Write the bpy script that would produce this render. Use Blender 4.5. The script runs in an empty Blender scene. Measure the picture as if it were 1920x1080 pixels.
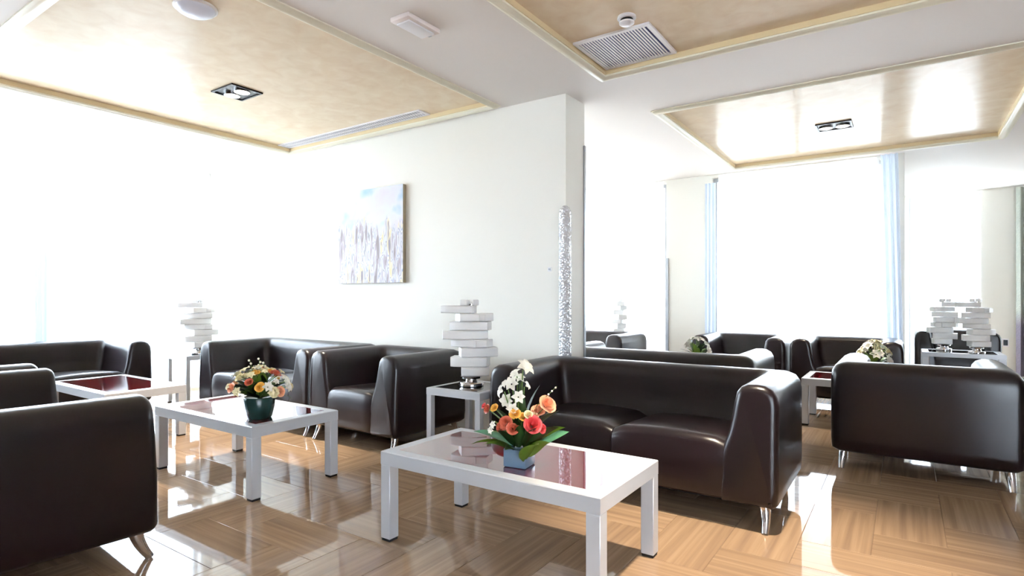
import bpy, bmesh, math, random
from mathutils import Vector, Matrix

random.seed(7)
C = bpy.context.scene.collection
SC = bpy.context.scene
R = math.radians

# ------------------------------------------------------------------ camera, sky, lights, exposure
CAM_H, YAW, FPX, HOR = 1.2, 34.3, 1079.0, 557.0
cam_d = bpy.data.cameras.new('camera')
cam = bpy.data.objects.new('camera', cam_d)
C.objects.link(cam)
cam.location = (0, 0, CAM_H)
cam.rotation_euler = (R(90), 0, R(YAW))
cam_d.sensor_width = 36
cam_d.lens = FPX / 1920 * 36
cam_d.shift_y = (HOR - 540) / 1920
cam_d.clip_start = 0.05
SC.camera = cam

w = bpy.data.worlds.new('sky')
SC.world = w
w.use_nodes = True
bg = w.node_tree.nodes['Background']
bg.inputs['Color'].default_value = (0.79, 0.875, 1.0, 1)      # bright even overcast sky
bg.inputs['Strength'].default_value = 24.0

vs = SC.view_settings
vs.view_transform = 'Standard'
vs.look = 'None'
vs.gamma = 1
vs.use_curve_mapping = False
vs.exposure = 0.25
DOWNLIGHT_W = 350
WARM = (1.0, 0.86, 0.68)


# ------------------------------------------------------------------ material helpers
def s2l(c):
    return tuple((x / 12.92 if x <= .04045 else ((x + .055) / 1.055) ** 2.4) for x in c)


def rgb(r, g, b):
    return (*s2l((r / 255, g / 255, b / 255)), 1)


def mat(name, col, rough=.5, metal=0., spec=.5, **kw):
    m = bpy.data.materials.new(name)
    m.use_nodes = True
    p = m.node_tree.nodes['Principled BSDF']
    p.inputs['Base Color'].default_value = col
    p.inputs['Roughness'].default_value = rough
    p.inputs['Metallic'].default_value = metal
    p.inputs['Specular IOR Level'].default_value = spec
    for k, v in kw.items():
        p.inputs[k.replace('_', ' ')].default_value = v
    return m


def N(m, t, **props):
    n = m.node_tree.nodes.new(t)
    for k, v in props.items():
        setattr(n, k, v)
    return n


def L(m, a, b):
    m.node_tree.links.new(a, b)


def P(m):
    return m.node_tree.nodes['Principled BSDF']


def noise_mix(m, c1, c2, scale=(1, 1, 1), nscale=5, detail=3, coord='Object', lo=.35, hi=.65, dist=0.):
    """colour of m varies between c1 and c2 with noise"""
    tc = N(m, 'ShaderNodeTexCoord')
    mp = N(m, 'ShaderNodeMapping')
    mp.inputs['Scale'].default_value = scale
    no = N(m, 'ShaderNodeTexNoise')
    no.inputs['Scale'].default_value = nscale
    no.inputs['Detail'].default_value = detail
    no.inputs['Distortion'].default_value = dist
    cr = N(m, 'ShaderNodeValToRGB')
    cr.color_ramp.elements[0].position = lo
    cr.color_ramp.elements[1].position = hi
    cr.color_ramp.elements[0].color = c1
    cr.color_ramp.elements[1].color = c2
    L(m, tc.outputs[coord], mp.inputs['Vector'])
    L(m, mp.outputs['Vector'], no.inputs['Vector'])
    L(m, no.outputs['Fac'], cr.inputs['Fac'])
    L(m, cr.outputs['Color'], P(m).inputs['Base Color'])
    return mp, no, cr


def bump(m, scale, strength, dist=.002, detail=4, coord='Object', vscale=(1, 1, 1)):
    tc = N(m, 'ShaderNodeTexCoord')
    mp = N(m, 'ShaderNodeMapping')
    mp.inputs['Scale'].default_value = vscale
    no = N(m, 'ShaderNodeTexNoise')
    no.inputs['Scale'].default_value = scale
    no.inputs['Detail'].default_value = detail
    b = N(m, 'ShaderNodeBump')
    b.inputs['Strength'].default_value = strength
    b.inputs['Distance'].default_value = dist
    L(m, tc.outputs[coord], mp.inputs['Vector'])
    L(m, mp.outputs['Vector'], no.inputs['Vector'])
    L(m, no.outputs['Fac'], b.inputs['Height'])
    L(m, b.outputs['Normal'], P(m).inputs['Normal'])


M = {}
M['wall'] = mat('wall_paint', rgb(238, 235, 226), .6, spec=.3)
bump(M['wall'], 60, .12, .001)
M['taupe'] = mat('taupe_wall_paint', rgb(120, 108, 98), .6, spec=.3)
M['ceiling'] = mat('ceiling_paint', rgb(238, 233, 228), .6, spec=.3)
M['panel'] = mat('lacquered_ceiling_panel', rgb(222, 202, 166), .18, spec=.045)
noise_mix(M['panel'], rgb(218, 196, 166), rgb(228, 212, 186), (1, 1, 1), 7, 6, lo=.3, hi=.7, dist=.6)
bump(M['panel'], 70, .06, .003, 3, vscale=(1, .25, 1))
M['recess'] = mat('recess_edge', rgb(222, 202, 160), .35)
M['mould'] = mat('cream_moulding', rgb(240, 235, 214), .35)
M['grout'] = mat('grout', rgb(120, 92, 66), .6)
M['leather'] = mat('dark_brown_leather', rgb(24, 15, 17), .30, spec=.4, Coat_Weight=.15, Coat_Roughness=.22)
noise_mix(M['leather'], rgb(18, 12, 15), rgb(26, 14, 18), (1, 1, 1), 3, 4)
bump(M['leather'], 7, .16, .006, 4)
M['seam'] = mat('leather_seam', rgb(24, 15, 15), .5)
M['underside'] = mat('black_lining', rgb(16, 14, 14), .9, spec=.1)
M['chrome'] = mat('chrome', (.78, .78, .80, 1), .08, 1.)
M['alu'] = mat('brushed_aluminium', rgb(176, 180, 186), .35, .8)
M['frame'] = mat('silver_white_lacquer', rgb(206, 209, 214), .3, .2)
M['pad'] = mat('black_rubber', rgb(22, 22, 22), .7)
M['redglass'] = mat('dark_red_glass', rgb(92, 12, 17), .03, spec=.9, Coat_Weight=1.0, Coat_Roughness=.01)
M['blackglass'] = mat('black_glass', rgb(18, 15, 18), .03, spec=.8)
M['lampwhite'] = mat('white_lamp_block', rgb(238, 238, 236), .4)
noise_mix(M['lampwhite'], rgb(244, 244, 244), rgb(252, 252, 250), (1, 1, 4), 6, 3)
M['plastic'] = mat('white_plastic', rgb(238, 236, 238), .35)
M['pinkplastic'] = mat('ivory_plastic', rgb(236, 224, 218), .4)
M['bluewhite'] = mat('bluish_white_dome', rgb(226, 230, 246), .25)
M['blackmetal'] = mat('black_metal', rgb(16, 16, 18), .4, .3)
M['canvasedge'] = mat('canvas_edge', rgb(150, 136, 110), .7)
M['vaseteal'] = mat('dark_teal_ceramic', rgb(20, 52, 50), .25)
M['vaseblue'] = mat('blue_glass_cube', rgb(104, 128, 150), .05, spec=.8)
M['leafdark'] = mat('dark_green_leaf', rgb(40, 66, 30), .4)
M['leafmid'] = mat('green_leaf', rgb(116, 148, 58), .35)
M['leafpale'] = mat('pale_green_leaf', rgb(150, 196, 164), .3)
M['stem'] = mat('green_stem', rgb(92, 120, 52), .5)
M['lily'] = mat('white_lily', rgb(250, 246, 232), .5, Subsurface_Weight=0.)
M['cream'] = mat('cream_petal', rgb(244, 232, 186), .5)
M['peach'] = mat('peach_rose', rgb(246, 176, 136), .5)
M['rosered'] = mat('coral_red_rose', rgb(226, 84, 84), .5)
M['coral'] = mat('coral_rose', rgb(214, 110, 82), .5)
M['orange'] = mat('orange_yellow_petal', rgb(246, 188, 84), .5)
M['hedge'] = mat('outdoor_shrub', rgb(92, 132, 140), .8)
M['ground'] = mat('outdoor_paving', rgb(214, 214, 210), .9)

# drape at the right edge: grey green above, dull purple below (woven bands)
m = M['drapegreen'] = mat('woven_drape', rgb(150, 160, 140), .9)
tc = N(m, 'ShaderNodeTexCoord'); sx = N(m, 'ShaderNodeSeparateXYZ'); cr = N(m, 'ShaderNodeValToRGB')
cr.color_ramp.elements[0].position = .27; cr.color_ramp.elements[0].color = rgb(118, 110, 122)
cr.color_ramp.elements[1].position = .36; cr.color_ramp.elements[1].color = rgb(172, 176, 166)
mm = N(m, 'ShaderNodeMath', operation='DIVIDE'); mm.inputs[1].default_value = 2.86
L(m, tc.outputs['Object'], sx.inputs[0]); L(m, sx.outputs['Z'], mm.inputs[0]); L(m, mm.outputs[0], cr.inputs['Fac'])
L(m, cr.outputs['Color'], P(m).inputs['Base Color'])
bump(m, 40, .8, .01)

# polished vein-cut travertine tile; U runs along the tile, each tile gets its own offset
m = M['tile'] = mat('veined_travertine', rgb(206, 160, 112), .035, spec=.5)
uv = N(m, 'ShaderNodeUVMap'); oi = N(m, 'ShaderNodeObjectInfo')
mul = N(m, 'ShaderNodeMath', operation='MULTIPLY'); mul.inputs[1].default_value = 57.0
add = N(m, 'ShaderNodeVectorMath', operation='ADD')
L(m, oi.outputs['Random'], mul.inputs[0])
L(m, uv.outputs['UV'], add.inputs[0]); L(m, mul.outputs[0], add.inputs[1])
mp = N(m, 'ShaderNodeMapping'); mp.inputs['Scale'].default_value = (.9, 34, 1)
no = N(m, 'ShaderNodeTexNoise'); no.inputs['Scale'].default_value = 1.0; no.inputs['Detail'].default_value = 6
no.inputs['Distortion'].default_value = .25
cr = N(m, 'ShaderNodeValToRGB')
cr.color_ramp.elements[0].position = .25; cr.color_ramp.elements[0].color = rgb(136, 112, 92)
cr.color_ramp.elements[1].position = .72; cr.color_ramp.elements[1].color = rgb(168, 142, 115)
e = cr.color_ramp.elements.new(.5); e.color = rgb(153, 127, 101)
L(m, add.outputs[0], mp.inputs['Vector']); L(m, mp.outputs[0], no.inputs['Vector'])
L(m, no.outputs['Fac'], cr.inputs['Fac'])
hs = N(m, 'ShaderNodeHueSaturation')
mr = N(m, 'ShaderNodeMapRange'); mr.inputs['To Min'].default_value = .9; mr.inputs['To Max'].default_value = 1.1
L(m, oi.outputs['Random'], mr.inputs['Value']); L(m, mr.outputs[0], hs.inputs['Value'])
L(m, cr.outputs['Color'], hs.inputs['Color']); L(m, hs.outputs['Color'], P(m).inputs['Base Color'])


def shader_mix(name, parts):
    """sheer cloth / glass: weighted mix of shaders"""
    m = bpy.data.materials.new(name)
    m.use_nodes = True
    nt = m.node_tree
    nt.nodes.clear()
    out = nt.nodes.new('ShaderNodeOutputMaterial')
    cur, tot = None, 0
    for kind, wgt, col in parts:
        n = nt.nodes.new(kind)
        n.inputs['Color'].default_value = col
        if kind == 'ShaderNodeBsdfGlossy' or kind == 'ShaderNodeBsdfAnisotropic':
            n.inputs['Roughness'].default_value = .02
        if cur is None:
            cur, tot = n.outputs[0], wgt
        else:
            mx = nt.nodes.new('ShaderNodeMixShader')
            tot += wgt
            mx.inputs['Fac'].default_value = wgt / tot
            nt.links.new(cur, mx.inputs[1])
            nt.links.new(n.outputs[0], mx.inputs[2])
            cur = mx.outputs[0]
    nt.links.new(cur, out.inputs['Surface'])
    return m


M['sheer'] = shader_mix('white_sheer', [('ShaderNodeBsdfTransparent', .5, (1, 1, 1, 1)),
                                        ('ShaderNodeBsdfTranslucent', .33, (.96, .97, 1, 1)),
                                        ('ShaderNodeBsdfDiffuse', .17, (.95, .96, .98, 1))])
M['voile'] = shader_mix('gathered_voile', [('ShaderNodeBsdfTranslucent', .30, (.72, .79, .88, 1)),
                                           ('ShaderNodeBsdfDiffuse', .7, (.72, .79, .88, 1))])
M['drapegrey'] = shader_mix('grey_voile', [('ShaderNodeBsdfTranslucent', .10, (.66, .74, .84, 1)),
                                          ('ShaderNodeBsdfDiffuse', .9, (.66, .74, .84, 1))])
M['glass'] = shader_mix('window_glass', [('ShaderNodeBsdfTransparent', .93, (.97, .99, .99, 1)),
                                         ('ShaderNodeBsdfAnisotropic', .07, (1, 1, 1, 1))])
M['crystal'] = mat('crystal_mosaic', rgb(236, 240, 246), .08, .35)
m = M['crystal']
tc = N(m, 'ShaderNodeTexCoord'); vo = N(m, 'ShaderNodeTexVoronoi'); vo.inputs['Scale'].default_value = 55
b = N(m, 'ShaderNodeBump'); b.inputs['Strength'].default_value = .9; b.inputs['Distance'].default_value = .01
L(m, tc.outputs['Object'], vo.inputs['Vector']); L(m, vo.outputs['Distance'], b.inputs['Height'])
L(m, b.outputs['Normal'], P(m).inputs['Normal'])


def emit(name, col, s):
    m = bpy.data.materials.new(name)
    m.use_nodes = True
    p = P(m)
    p.inputs['Base Color'].default_value = (.9, .9, .9, 1)
    p.inputs['Emission Color'].default_value = col
    p.inputs['Emission Strength'].default_value = s
    return m


M['bulb'] = emit('lit_bulb', (1, .93, .82, 1), 3.0)

# abstract painting: pale sky over a streaky town of upright strokes
m = M['painting'] = mat('abstract_paint', (1, 1, 1, 1), .6)
tc = N(m, 'ShaderNodeTexCoord'); sx = N(m, 'ShaderNodeSeparateXYZ')
L(m, tc.outputs['Object'], sx.inputs[0])
mp = N(m, 'ShaderNodeMapping'); mp.inputs['Scale'].default_value = (17, 17, 2.6)
mp.inputs['Location'].default_value = (3.2, 0, 1.3)
no = N(m, 'ShaderNodeTexNoise'); no.inputs['Scale'].default_value = 1.; no.inputs['Detail'].default_value = 2
no.inputs['Roughness'].default_value = .7
L(m, tc.outputs['Object'], mp.inputs[0]); L(m, mp.outputs[0], no.inputs['Vector'])
cr = N(m, 'ShaderNodeValToRGB'); cr.color_ramp.interpolation = 'CONSTANT'
cols = [(0, (150, 140, 140)), (.36, (190, 178, 184)), (.42, (226, 226, 236)), (.47, (170, 168, 172)), (.5, (240, 236, 238)),
        (.54, (176, 182, 204)), (.57, (246, 238, 220)), (.61, (236, 222, 184)), (.66, (150, 142, 152))]
els = cr.color_ramp.elements
els[0].position = 0; els[0].color = rgb(*cols[0][1]); els[1].position = .36; els[1].color = rgb(*cols[1][1])
for p_, c_ in cols[2:]:
    e = els.new(p_); e.color = rgb(*c_)
L(m, no.outputs['Fac'], cr.inputs['Fac'])
n2 = N(m, 'ShaderNodeTexNoise'); n2.inputs['Scale'].default_value = 3.; n2.inputs['Detail'].default_value = 3
L(m, tc.outputs['Object'], n2.inputs['Vector'])
cr2 = N(m, 'ShaderNodeValToRGB')
e2 = cr2.color_ramp.elements
e2[0].position = .34; e2[0].color = rgb(188, 216, 236); e2[1].position = .68; e2[1].color = rgb(236, 224, 240)
e = e2.new(.47); e.color = rgb(238, 240, 248)
L(m, n2.outputs['Fac'], cr2.inputs['Fac'])
n3 = N(m, 'ShaderNodeTexNoise'); n3.inputs['Scale'].default_value = 1.; n3.inputs['Detail'].default_value = 1
mp3 = N(m, 'ShaderNodeMapping'); mp3.inputs['Scale'].default_value = (9, 9, 1.2)
L(m, tc.outputs['Object'], mp3.inputs[0]); L(m, mp3.outputs[0], n3.inputs['Vector'])
ma = N(m, 'ShaderNodeMath', operation='MULTIPLY_ADD'); ma.inputs[1].default_value = .55; ma.inputs[2].default_value = -.31
L(m, n3.outputs['Fac'], ma.inputs[0])
ad = N(m, 'ShaderNodeMath', operation='ADD'); L(m, sx.outputs['Z'], ad.inputs[0]); L(m, ma.outputs[0], ad.inputs[1])
gt = N(m, 'ShaderNodeMapRange'); gt.inputs['From Min'].default_value = .05; gt.inputs['From Max'].default_value = .14
L(m, ad.outputs[0], gt.inputs['Value'])
mx = N(m, 'ShaderNodeMix', data_type='RGBA')
L(m, gt.outputs[0], mx.inputs['Factor']); L(m, cr.outputs['Color'], mx.inputs[6]); L(m, cr2.outputs['Color'], mx.inputs[7])
hv = N(m, 'ShaderNodeHueSaturation'); hv.inputs['Value'].default_value = .78; hv.inputs['Saturation'].default_value = 1.2
L(m, mx.outputs[2], hv.inputs['Color']); L(m, hv.outputs['Color'], P(m).inputs['Base Color'])


# ------------------------------------------------------------------ object helpers
def link(name, me, material, parent=None, loc=None, rot=None):
    o = bpy.data.objects.new(name, me)
    C.objects.link(o)
    if material is not None and not me.materials:
        me.materials.append(material)
    if parent:
        o.parent = parent
    if loc is not None:
        o.location = loc
    if rot is not None:
        o.rotation_euler = rot
    return o


def bm_obj(name, bm, material, parent=None, loc=None, rot=None, smooth=None):
    """smooth: angle in degrees above which edges stay sharp"""
    bmesh.ops.recalc_face_normals(bm, faces=bm.faces[:])
    if smooth:
        for f in bm.faces:
            f.smooth = True
        for e in bm.edges:
            if len(e.link_faces) == 2 and e.calc_face_angle(0) > R(smooth):
                e.smooth = False
    me = bpy.data.meshes.new(name)
    bm.to_mesh(me)
    bm.free()
    return link(name, me, material, parent, loc, rot)


def empty(name, loc=(0, 0, 0), rz=0.):
    o = bpy.data.objects.new(name, None)
    C.objects.link(o)
    o.empty_display_size = .1
    o.location = loc
    o.rotation_euler = (0, 0, rz)
    return o


def tag(o, label=None, cat=None, group=None, kind=None):
    if label: o['label'] = label
    if cat: o['category'] = cat
    if group: o['group'] = group
    if kind: o['kind'] = kind
    return o


def kids(o):
    return [c for c in bpy.data.objects if c.parent == o]


def copy_tree(o, parent=None):
    c = o.copy()
    C.objects.link(c)
    c.parent = parent
    for ch in kids(o):
        copy_tree(ch, c)
    return c


def box(bm, x0, x1, y0, y1, z0, z1, bevel=0., seg=2, mtx=None):
    r = bmesh.ops.create_cube(bm, size=1)
    vs_ = r['verts']
    for v in vs_:
        v.co = Vector(((x0 + x1) / 2 + v.co.x * (x1 - x0), (y0 + y1) / 2 + v.co.y * (y1 - y0), (z0 + z1) / 2 + v.co.z * (z1 - z0)))
    if bevel:
        es = list({e for v in vs_ for e in v.link_edges})
        rr = bmesh.ops.bevel(bm, geom=es, offset=bevel, segments=seg, affect='EDGES', profile=.5)
        vs_ = list({v for f in rr['faces'] for v in f.verts} | {v for v in vs_ if v.is_valid})
    if mtx is not None:
        for v in vs_:
            v.co = mtx @ v.co
    return vs_


def box_obj(name, dims, material, parent=None, bevel=0., seg=2, loc=None, rot=None, smooth=None):
    bm = bmesh.new()
    box(bm, *dims, bevel=bevel, seg=seg)
    return bm_obj(name, bm, material, parent, loc, rot, smooth or (40 if bevel else None))


def lathe(bm, prof, seg=32, cx=0, cy=0, cap=True):
    rings = []
    for r_, z in prof:
        rings.append([bm.verts.new((cx + r_ * math.cos(2 * math.pi * k / seg), cy + r_ * math.sin(2 * math.pi * k / seg), z)) for k in range(seg)])
    for a, b_ in zip(rings, rings[1:]):
        for k in range(seg):
            bm.faces.new((a[k], a[(k + 1) % seg], b_[(k + 1) % seg], b_[k]))
    if cap:
        bm.faces.new(rings[0]); bm.faces.new(rings[-1])


def tube(bm, pts, radii, seg=8):
    rings = []
    pts = [Vector(p) for p in pts]
    for i, p in enumerate(pts):
        d = (pts[min(i + 1, len(pts) - 1)] - pts[max(i - 1, 0)]).normalized()
        a = d.orthogonal().normalized() if i == 0 else (rings_a - d * rings_a.dot(d)).normalized()
        rings_a = a
        b_ = d.cross(a)
        r_ = radii[i] if isinstance(radii, (list, tuple)) else radii
        rings.append([bm.verts.new(p + a * (r_ * math.cos(2 * math.pi * k / seg)) + b_ * (r_ * math.sin(2 * math.pi * k / seg))) for k in range(seg)])
    for a, b_ in zip(rings, rings[1:]):
        for k in range(seg):
            bm.faces.new((a[k], a[(k + 1) % seg], b_[(k + 1) % seg], b_[k]))
    bm.faces.new(rings[0]); bm.faces.new(rings[-1])


def structure(name, boxes, material, label=None):
    bm = bmesh.new()
    for b_ in boxes:
        box(bm, *b_)
    o = bm_obj(name, bm, material)
    return tag(o, label, None, None, 'structure')


# ------------------------------------------------------------------ room shell
H = 2.86
XL, XR, YN, YFAR, YREC = -7.75, 4.5, -3.5, 8.0, 11.4
PY0, PY1, PX = 4.12, 4.45, -2.28
T = .2
# floor: grout bed, herringbone tiles .3 x .6 on a grid that starts at (.17, 3.45)
floor = structure('floor', [(XL, XR, YN, YREC, -.15, -.002)], M['grout'], 'polished veined travertine floor laid in a herringbone')
floor['label'] = 'polished beige veined stone floor in staggered tiles'
G = .3
GX, GY = .17 - 30 * G, 3.45 - 30 * G


def tile_mesh():
    bm = bmesh.new()
    j, bv = .0008, .0015
    x0, x1, y0, y1 = j, 2 * G - j, j, G - j
    v = [bm.verts.new(p) for p in ((x0, y0, -.01), (x1, y0, -.01), (x1, y1, -.01), (x0, y1, -.01),
                                   (x0, y0, -bv), (x1, y0, -bv), (x1, y1, -bv), (x0, y1, -bv),
                                   (x0 + bv, y0 + bv, 0), (x1 - bv, y0 + bv, 0), (x1 - bv, y1 - bv, 0), (x0 + bv, y1 - bv, 0))]
    for a in (0, 4):
        for k in range(4):
            bm.faces.new((v[a + k], v[a + (k + 1) % 4], v[a + 4 + (k + 1) % 4], v[a + 4 + k]))
    bm.faces.new(v[8:12])
    uvl = bm.loops.layers.uv.new('UVMap')
    for f in bm.faces:
        for lp in f.loops:
            lp[uvl].uv = (lp.vert.co.x, lp.vert.co.y)
    return bm


def in_view(x, y):
    c_, s_ = math.cos(R(YAW)), math.sin(R(YAW))
    d = -x * s_ + y * c_
    if d < .7:
        return 0
    px = 960 + FPX * (x * c_ + y * s_) / d
    py = HOR + CAM_H * FPX / d
    if -120 < px < 2040 and py < 1200:
        return 1 / d ** 3
    return 0


tbm = tile_mesh()
tme = bpy.data.meshes.new('tile')
tbm.to_mesh(tme); tbm.free()
tme.materials.append(M['tile'])
cand = []
for i in range(-10, 80):
    for j in range(-10, 80):
        c4 = (i - j) % 4
        if c4 == 0:
            x, y, hor = GX + i * G, GY + j * G, True
            cx, cy = x + G, y + G / 2
        elif c4 == 3:
            x, y, hor = GX + i * G, GY + j * G, False
            cx, cy = x + G / 2, y + G
        else:
            continue
        if not (XL - .1 < cx < XR + .1 and YN - .1 < cy < YREC + .1):
            continue
        if cx < -.1 and cy > YFAR + .3:
            continue
        hidden = (-2.2 < cx < -.53 and 3.35 < cy < 4.3) or cy > 4.0 and cx < -2.6 or (-5.6 < cx < -3.1 and cy < 1.15)
        cand.append((0 if hidden else in_view(cx, cy), x, y, hor))
cand.sort(key=lambda t: -t[0])
rest = bmesh.new()
uvr = None
for k, (vv, x, y, hor) in enumerate(cand):
    if k < 298 and vv > 0:
        link('tile', tme, None, floor, (x, y, 0) if hor else (x + G, y, 0), (0, 0, 0 if hor else R(90)))
    else:
        t_ = tile_mesh()
        tmp = bpy.data.meshes.new('tmp')
        mt = Matrix.Translation((x, y, 0)) if hor else Matrix.Translation((x + G, y, 0)) @ Matrix.Rotation(R(90), 4, 'Z')
        uvl = t_.loops.layers.uv.active
        ou, ov = random.random() * 60, random.random() * 60
        for f in t_.faces:
            for lp in f.loops:
                lp[uvl].uv = (lp[uvl].uv[0] + ou, lp[uvl].uv[1] + ov)
        for v in t_.verts:
            v.co = mt @ v.co
        t_.to_mesh(tmp); t_.free()
        rest.from_mesh(tmp)
        bpy.data.meshes.remove(tmp)
far_tiles = bm_obj('tile_field', rest, M['tile'], floor)
far_tiles['kind'] = 'stuff'

# ceiling with three sunk square panels
TR = [(-5.80, -2.97, 1.22, 4.0), (-1.85, .80, 1.22, 3.95), (-1.80, .80, 5.02, 7.72)]
RD = .038
xs = sorted({XL, XR} | {t[0] for t in TR} | {t[1] for t in TR})
ys = sorted({YN, YREC + T} | {t[2] for t in TR} | {t[3] for t in TR})
cb = []
for a, b_ in zip(xs, xs[1:]):
    for c_, d_ in zip(ys, ys[1:]):
        mx_, my_ = (a + b_) / 2, (c_ + d_) / 2
        if any(t[0] < mx_ < t[1] and t[2] < my_ < t[3] for t in TR):
            continue
        cb.append((a, b_, c_, d_, H, H + .3))
ceiling = structure('ceiling', cb, M['ceiling'], 'pale beige painted ceiling with sunk square panels')
for t in TR:
    pn = box_obj('panel', (t[0], t[1], t[2], t[3], H + RD, H + .25), M['panel'], ceiling)
    bm = bmesh.new()
    k = .006
    box(bm, t[0], t[1], t[2], t[2] + k, H + .001, H + RD); box(bm, t[0], t[1], t[3] - k, t[3], H + .001, H + RD)
    box(bm, t[0], t[0] + k, t[2] + k, t[3] - k, H + .001, H + RD); box(bm, t[1] - k, t[1], t[2] + k, t[3] - k, H + .001, H + RD)
    bm_obj('recess_edge', bm, M['recess'], ceiling)


def moulding(name, t, label):
    """stepped half-round frame around a panel"""
    bm = bmesh.new()
    prof = [(.075, 0), (.075, -.008), (.062, -.012), (.052, -.024), (.036, -.03), (.02, -.026), (.008, -.014), (-.002, -.012), (-.002, 0)]
    loops = []
    for n, z in prof:
        loops.append([bm.verts.new(p) for p in ((t[0] - n, t[2] - n, H + z), (t[1] + n, t[2] - n, H + z), (t[1] + n, t[3] + n, H + z), (t[0] - n, t[3] + n, H + z))])
    for a, b_ in zip(loops, loops[1:] + loops[:1]):
        for k in range(4):
            bm.faces.new((a[k], a[(k + 1) % 4], b_[(k + 1) % 4], b_[k]))
    return tag(bm_obj(name, bm, M['mould'], smooth=50), label, None, None, 'structure')


moulding('trim_1', TR[0], 'cream moulding around the sunk panel beside the window wall')
moulding('trim_2', TR[1], 'cream moulding around the sunk panel that holds the square grille')
moulding('trim_3', TR[2], 'cream moulding around the far sunk panel')

W1 = (-1.2, 4.0)                   # left window, along Y
W2 = (-7.0, -2.80)                 # far windows, along X
W3 = (-2.17, -.10)
W4 = (.06, .97)
W7 = (2.4, 4.3)                    # rear wall: unseen window added as front fill light
W8 = (-3.3, -1.6)                  # right wall, behind the viewpoint: unseen window added for more front fill
W6 = (10.2, 11.2)                   # right wall, far end: unseen window added to brighten the recess
W5 = (4.75, 7.75)                  # left wall beyond the partition
ZT = 2.82
structure('wall_left', [(XL - T, XL, YN, W1[0], 0, H), (XL - T, XL, W1[1], W5[0], 0, H), (XL - T, XL, W5[1], YFAR + T, 0, H),
                        (XL - T, XL, W1[0], W1[1], ZT, H), (XL - T, XL, W5[0], W5[1], ZT, H),
                        (XL - T, XL, W1[0], W1[1], 0, .08), (XL - T, XL, W5[0], W5[1], 0, .08)], M['wall'], 'white wall holding the long window')
structure('wall_far', [(XL, W2[0], YFAR, YFAR + T, 0, H), (W2[1], W3[0], YFAR, YFAR + T, 0, H), (W3[1], 0, YFAR, YFAR + T, 0, H),
                       (W2[0], W2[1], YFAR, YFAR + T, ZT, H), (W3[0], W3[1], YFAR, YFAR + T, ZT, H),
                       (W2[0], W2[1], YFAR, YFAR + T, 0, .08), (W3[0], W3[1], YFAR, YFAR + T, 0, .08)], M['wall'], 'white far wall with curtained windows')
structure('wall_side', [(-.15, 0, YFAR + T, YREC + T, 0, H)], M['wall'])
structure('wall_recess', [(0, W4[0], YREC, YREC + T, 0, H), (W4[1], XR, YREC, YREC + T, 0, H),
                          (W4[0], W4[1], YREC, YREC + T, ZT, H), (W4[0], W4[1], YREC, YREC + T, 0, .08)], M['wall'], 'white wall of the recess with one narrow window')
structure('wall_right', [(XR, XR + T, YN, W8[0], 0, H), (XR, XR + T, W8[1], W6[0], 0, H), (XR, XR + T, W8[0], W8[1], ZT, H), (XR, XR + T, W8[0], W8[1], 0, .08), (XR, XR + T, W6[1], YREC + T, 0, H), (XR, XR + T, W6[0], W6[1], ZT, H), (XR, XR + T, W6[0], W6[1], 0, .08)], M['taupe'])
structure('wall_rear', [(XL, W7[0], YN - T, YN, 0, H), (W7[1], XR, YN - T, YN, 0, H), (W7[0], W7[1], YN - T, YN, ZT, H), (W7[0], W7[1], YN - T, YN, 0, .08)], M['taupe'])
structure('wall_partition', [(XL, PX, PY0, PY1, 0, H)], M['wall'], 'cream white partition wall that carries the painting')
tag(box_obj('trim_4', (PX, PX + .012, PY1 - .02, PY1 + .006, .0, 2.50), M['alu']), 'thin metal strip on the end of the partition', None, None, 'structure')


def window(name, axis, a, b_, at, z0, z1, ndiv, label):
    """aluminium frame with mullions; each pane its own object. axis 'x': runs along X at y = at"""
    o = empty(name, ((a + b_) / 2, at, 0) if axis == 'x' else (at, (a + b_) / 2, 0))
    tag(o, label, None, None, 'structure')
    f = .05
    h = (b_ - a) / 2

    def put(nm, u0, u1, v0, v1, zz0, zz1, mt):
        d = (u0, u1, v0, v1, zz0, zz1) if axis == 'x' else (v0, v1, u0, u1, zz0, zz1)
        return box_obj(nm, d, mt, o)
    put('frame_rail', -h, h, -.03, .03, z0, z0 + f, M['alu'])
    put('frame_rail', -h, h, -.03, .03, z1 - f, z1, M['alu'])
    for k in range(ndiv + 1):
        u = -h + 2 * h * k / ndiv
        u = min(max(u, -h + f / 2), h - f / 2)
        put('mullion', u - f / 2, u + f / 2, -.03, .03, z0 + f, z1 - f, M['alu'])
    for k in range(ndiv):
        u0, u1 = -h + 2 * h * k / ndiv, -h + 2 * h * (k + 1) / ndiv
        u0 += f if k == 0 else f / 2
        u1 -= f if k == ndiv - 1 else f / 2
        put('pane', u0, u1, -.004, .004, z0 + f, z1 - f, M['glass'])
    return o


window('window_1', 'y', W1[0], W1[1], XL - .12, .08, ZT, 3, 'long bright window beside the sofas on the left')
window('window_2', 'x', W2[0], W2[1], YFAR + .12, .08, ZT, 4, 'bright far window just beyond the partition end')
window('window_3', 'x', W3[0], W3[1], YFAR + .12, .08, ZT, 2, 'bright far window behind the pair of armchairs')
window('window_4', 'x', W4[0], W4[1], YREC + .12, .08, ZT, 1, 'narrow window of the recess behind the lamps')
window('window_5', 'y', W5[0], W5[1], XL - .12, .08, ZT, 2, 'window of the far lounge behind the partition')


window('fill_window_6', 'y', W6[0], W6[1], XR + .12, .08, ZT, 1, 'unseen window added at the right end of the recess to brighten it')
window('fill_window_7', 'x', W7[0], W7[1], YN - .12, .08, ZT, 2, 'unseen window added behind the viewpoint as fill light')
window('fill_window_8', 'y', W8[0], W8[1], XR + .12, .08, ZT, 2, 'unseen window added on the right wall behind the viewpoint as fill light')


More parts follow.
